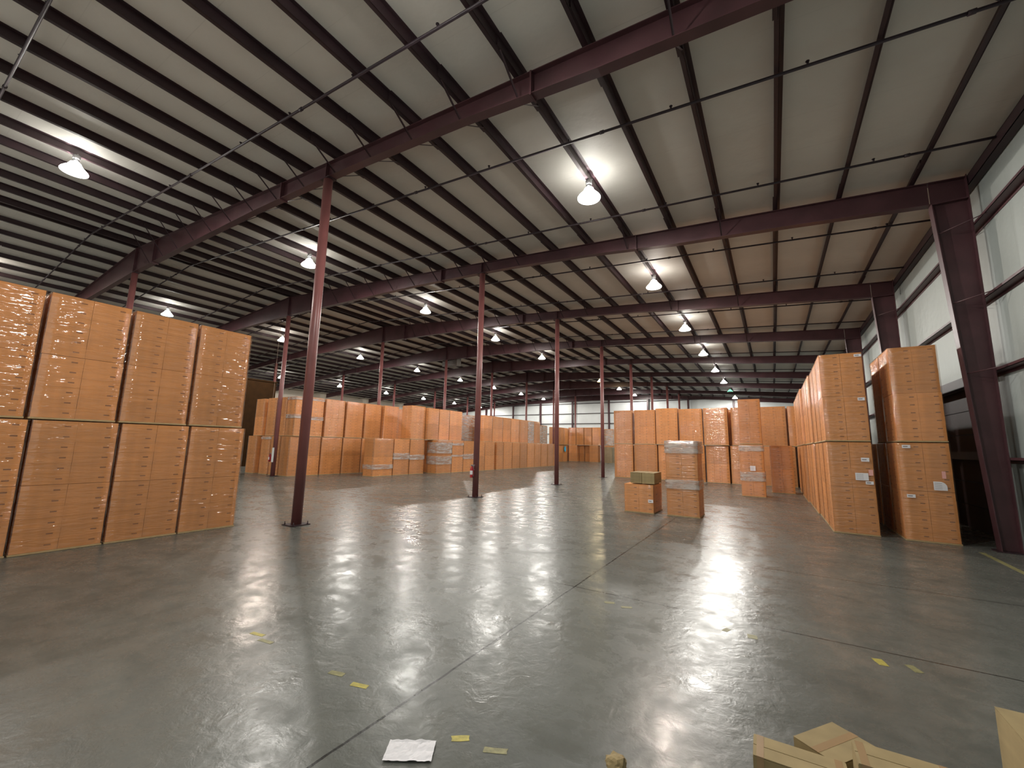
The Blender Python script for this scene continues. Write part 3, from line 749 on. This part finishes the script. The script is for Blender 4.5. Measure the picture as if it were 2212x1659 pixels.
carton(6.70, 7.10, 7.94, 8.98, 0.955, 1.31, 'plain tan carton, right one on top of the low half-height load', 'cartons on the low load')

# --- cartons lying in the bottom right corner
GC = 'cartons on floor at bottom right'
carton(10.28, 10.77, -3.21, -2.985, 0.0, 0.245, 'long tan carton at bottom right, leftmost of three huddled together', GC, rz=0.02)
carton(10.81, 11.26, -3.13, -2.90, 0.0, 0.35, 'taped tan carton at bottom right, rightmost of three huddled together', GC, rz=0.02)
carton(10.598, 10.878, -2.903, -2.483, 0.0, 0.20, 'skewed tan carton at bottom right, rear of three huddled together', GC, rz=-0.62)
cD = carton(11.56, 12.2, -3.3, -2.53, 0.0, 0.6, 'tall tan carton cut off by the bottom right corner of view', GC)

# ------------------------------------------------------------------ small things on the floor
def paper():
    b = nb(); random.seed(3); n, m_ = 22, 12; W, D = 0.33, 0.20
    vs = []
    for j in range(m_ + 1):
        for i in range(n + 1):
            x, y = -W / 2 + W * i / n, -D / 2 + D * j / m_
            z = 0.006 + 0.012 * abs(noise.noise(Vector((x * 11, y * 11, 2)))) + 0.01 * abs(noise.noise(Vector((x * 25, y * 25, 7))))
            if i in (0, n) or j in (0, m_): z += 0.004
            vs.append(b.verts.new((x + 0.004 * noise.noise(Vector((y * 30, 1, 1))), y, z)))
    for j in range(m_):
        for i in range(n):
            b.faces.new((vs[j * (n + 1) + i], vs[j * (n + 1) + i + 1], vs[(j + 1) * (n + 1) + i + 1], vs[(j + 1) * (n + 1) + i]))
    o = obj('paper_sheet', b, 'paper'); o.location = (8.235, -4.10, 0.0); o.rotation_euler = (0, 0, 0.56)
    o.modifiers.new('thickness', 'SOLIDIFY').thickness = 0.001
    tag(o, 'crumpled white sheet of paper lying on the floor at bottom', 'paper')
paper()
TAPES = [((5.54, -3.75), (0.19, 0.05), 0.2, 'tape_y', 'small yellow tape mark at left, upper of the leftmost pair'), ((5.78, -3.79), (0.2, 0.05), 0.15, 'tape_f', 'faint yellow tape mark at left, lower of the leftmost pair'),
         ((6.95, -3.76), (0.16, 0.06), 0.25, 'tape_f', 'faded yellow tape mark left of the brighter one, centre left floor'), ((7.28, -3.77), (0.17, 0.06), 0.25, 'tape_y', 'bright yellow tape mark beside the long floor joint'),
         ((8.44, -3.80), (0.13, 0.06), 0.62, 'tape_y', 'bright yellow tape piece just right of the paper sheet'), ((8.72, -3.76), (0.17, 0.055), 0.45, 'tape_f', 'worn yellow tape piece second right of the paper sheet'),
         ((8.45, -0.55), (0.14, 0.07), 0.4, 'tape_f', 'pale yellow tape mark on centre floor, left of its pair'), ((8.70, -0.58), (0.14, 0.06), 0.5, 'tape_f', 'pale yellow tape mark on centre floor, right of its pair'),
         ((9.90, -0.59), (0.11, 0.06), 1.2, 'tape_f', 'small worn tape mark under the bright reflection'), ((10.17, -0.62), (0.10, 0.11), 0.1, 'tape_f', 'squarish dull tape mark right of the bright reflection'),
         ((11.31, -0.53), (0.09, 0.15), 0.25, 'tape_y', 'bright yellow tape mark on dark floor at right'), ((11.57, -0.51), (0.08, 0.15), 0.35, 'tape_f', 'greenish faded tape mark on dark floor at far right')]
for (x, y), (w_, d_), a, mt, lb in TAPES:
    b = nb(); rnd = random.Random(int(x * 100))
    pts = []
    for sx, sy in ((-1, -1), (0, -1), (1, -1), (1, 0), (1, 1), (0, 1), (-1, 1), (-1, 0)):
        pts.append((sx * w_ / 2 + rnd.uniform(-.006, .006), sy * d_ / 2 + rnd.uniform(-.004, .004)))
    A = [b.verts.new((p[0], p[1], 0.0005)) for p in pts]; B = [b.verts.new((p[0], p[1], 0.0018)) for p in pts]
    b.faces.new(list(reversed(A))); b.faces.new(B)
    for i in range(8): b.faces.new((A[i], A[(i + 1) % 8], B[(i + 1) % 8], B[i]))
    o = obj('tape_mark', b, mt, loc=(x, y, 0), rot=(0, 0, a)); tag(o, lb, 'tape', 'yellow tape marks on the floor')
b = nb(); box(b, -0.05, 0.05, -3.0, 2.3, 0.0005, 0.002); o = obj('painted_line', b, 'tape_f', loc=(14.28, 4.9, 0))
tag(o, 'worn yellow painted line on floor by the right wall', 'floor line')
# crumpled brown paper at the bottom edge
b = nb(); bmesh.ops.create_icosphere(b, subdivisions=3, radius=0.07)
for v in b.verts:
    nn = noise.noise(v.co * 22) * 0.5 + noise.noise(v.co * 45) * 0.3; v.co *= 1 + nn * 0.6; v.co.z = max(v.co.z * 0.75, -0.045)
o = obj('crumpled_paper', b, 'card2', loc=(9.50, -3.47, 0.045)); tag(o, 'crumpled scrap of brown paper at the bottom edge', 'paper scrap')

# ------------------------------------------------------------------ extinguishers
def extinguisher(x, y, z, label, rz, board=False):
    t = thing('fire_extinguisher', label, 'fire extinguisher', (x, y, z), rz, 'fire extinguishers')
    b = nb(); lathe(b, [(0.001, 0), (0.07, 0.0), (0.075, 0.02), (0.075, 0.36), (0.06, 0.40), (0.028, 0.43), (0.028, 0.46), (0.001, 0.46)], 20); obj('cylinder', b, 'red', t)
    b = nb(); tube(b, (0, 0, 0.455), (0, 0, 0.51), 0.022, 10); box(b, -0.02, 0.14, -0.012, 0.012, 0.505, 0.52); box(b, -0.02, 0.13, -0.012, 0.012, 0.475, 0.487); tube(b, (-0.03, 0, 0.485), (-0.055, 0, 0.485), 0.022, 10); obj('valve_handle', b, 'grey_metal', t)
    b = nb(); path_tube(b, [(0.0, -0.02, 0.48), (0.07, -0.06, 0.47), (0.105, -0.06, 0.38), (0.1, -0.05, 0.2), (0.095, -0.045, 0.08)], 0.010, 8); tube(b, (0.095, -0.045, 0.1), (0.09, -0.04, 0.0), 0.012, 8, r1=0.022); obj('hose', b, 'black', t)
    b = nb()
    for i in range(13):
        a0 = PI + PI * (0.15 + 0.7 * i / 13); a1 = PI + PI * (0.15 + 0.7 * (i + 1) / 13)
        quad(b, [(0.0762 * math.cos(a0), 0.0762 * math.sin(a0), 0.12), (0.0762 * math.cos(a1), 0.0762 * math.sin(a1), 0.12), (0.0762 * math.cos(a1), 0.0762 * math.sin(a1), 0.28), (0.0762 * math.cos(a0), 0.0762 * math.sin(a0), 0.28)])
    obj('instruction_label', b, 'paper', t)
    b = nb(); box(b, -0.03, 0.03, 0.07, 0.10, 0.05, 0.46); box(b, -0.09, 0.09, 0.065, 0.078, 0.3, 0.32); obj('wall_bracket', b, 'grey_metal', t)
    return t
# mounted on the camera side of the columns
extinguisher(-0.04, BAY - 0.225, 0.80, 'red fire extinguisher hung on the second floor column', 0.0)
extinguisher(RIDGE - 0.26, BAY - 0.12, 0.86, 'red fire extinguisher beside white board on ridge column', -0.2)
b = nb(); box(b, -0.11, 0.11, -0.006, 0.006, 0, 0.86, bev=0.003)
o = obj('notice_board', b, 'white', loc=(RIDGE + 0.05, BAY - 0.14, 0.84)); tag(o, 'narrow blank white board fixed to a ridge column', 'board')

# ------------------------------------------------------------------ unit heater at the fourth ridge column
t = thing('unit_heater', 'boxy grey unit heater hung by the fourth ridge column under roof', 'heater', (-15.2, 23.55, 9.5))
b = nb(); box(b, -0.9, 0.9, -0.3, 0.35, 0, 0.85, bev=0.02); obj('housing', b, 'heater', t)
b = nb()
for i in range(8): box(b, -0.82, 0.82, -0.345, -0.30, 0.07 + i * 0.095, 0.085 + i * 0.095)
obj('louvre', b, 'grey_metal', t)
b = nb()
for sx in (-0.8, 0.8): tube(b, (sx, 0, 0.85), (sx, 0, 1.72), 0.01, 6)
obj('hanger_rod', b, 'steel_dark', t)
# hanging cord
b = nb(); path_tube(b, [(0, 0, 0), (0.03, 0, 1.2), (-0.02, 0, 2.9), (0.0, 0, 5.93)], 0.008, 5)
o = obj('hanging_cord', b, 'cord', loc=(-19.82, 9.6, 4.97)); tag(o, 'thin pale cord hanging from the roof at left', 'cord')
# blue plastic scraps by the far stacks
def scrap(name, loc, size, mt, label, seed):
    b = nb(); bmesh.ops.create_icosphere(b, subdivisions=3, radius=1)
    for v in b.verts:
        k = 1 + 0.35 * noise.noise(v.co * 2.2 + Vector((seed, 0, 0))) + 0.2 * noise.noise(v.co * 5)
        v.co = Vector((v.co.x * size[0], v.co.y * size[1], v.co.z * size[2])) * k
    o = obj(name, b, mt, loc=loc); tag(o, label, 'plastic wrap', 'blue plastic by far stacks')
scrap('plastic_bag', (-15.07, 46.4, 1.8), (0.09, 0.3, 0.25), 'blue', 'deep blue plastic bundle on side of the far left stacks', 1)
scrap('plastic_bag', (-15.07, 49.2, 1.8), (0.09, 0.22, 0.42), 'cyan', 'bright sky blue plastic strip on side of far left stacks', 5)
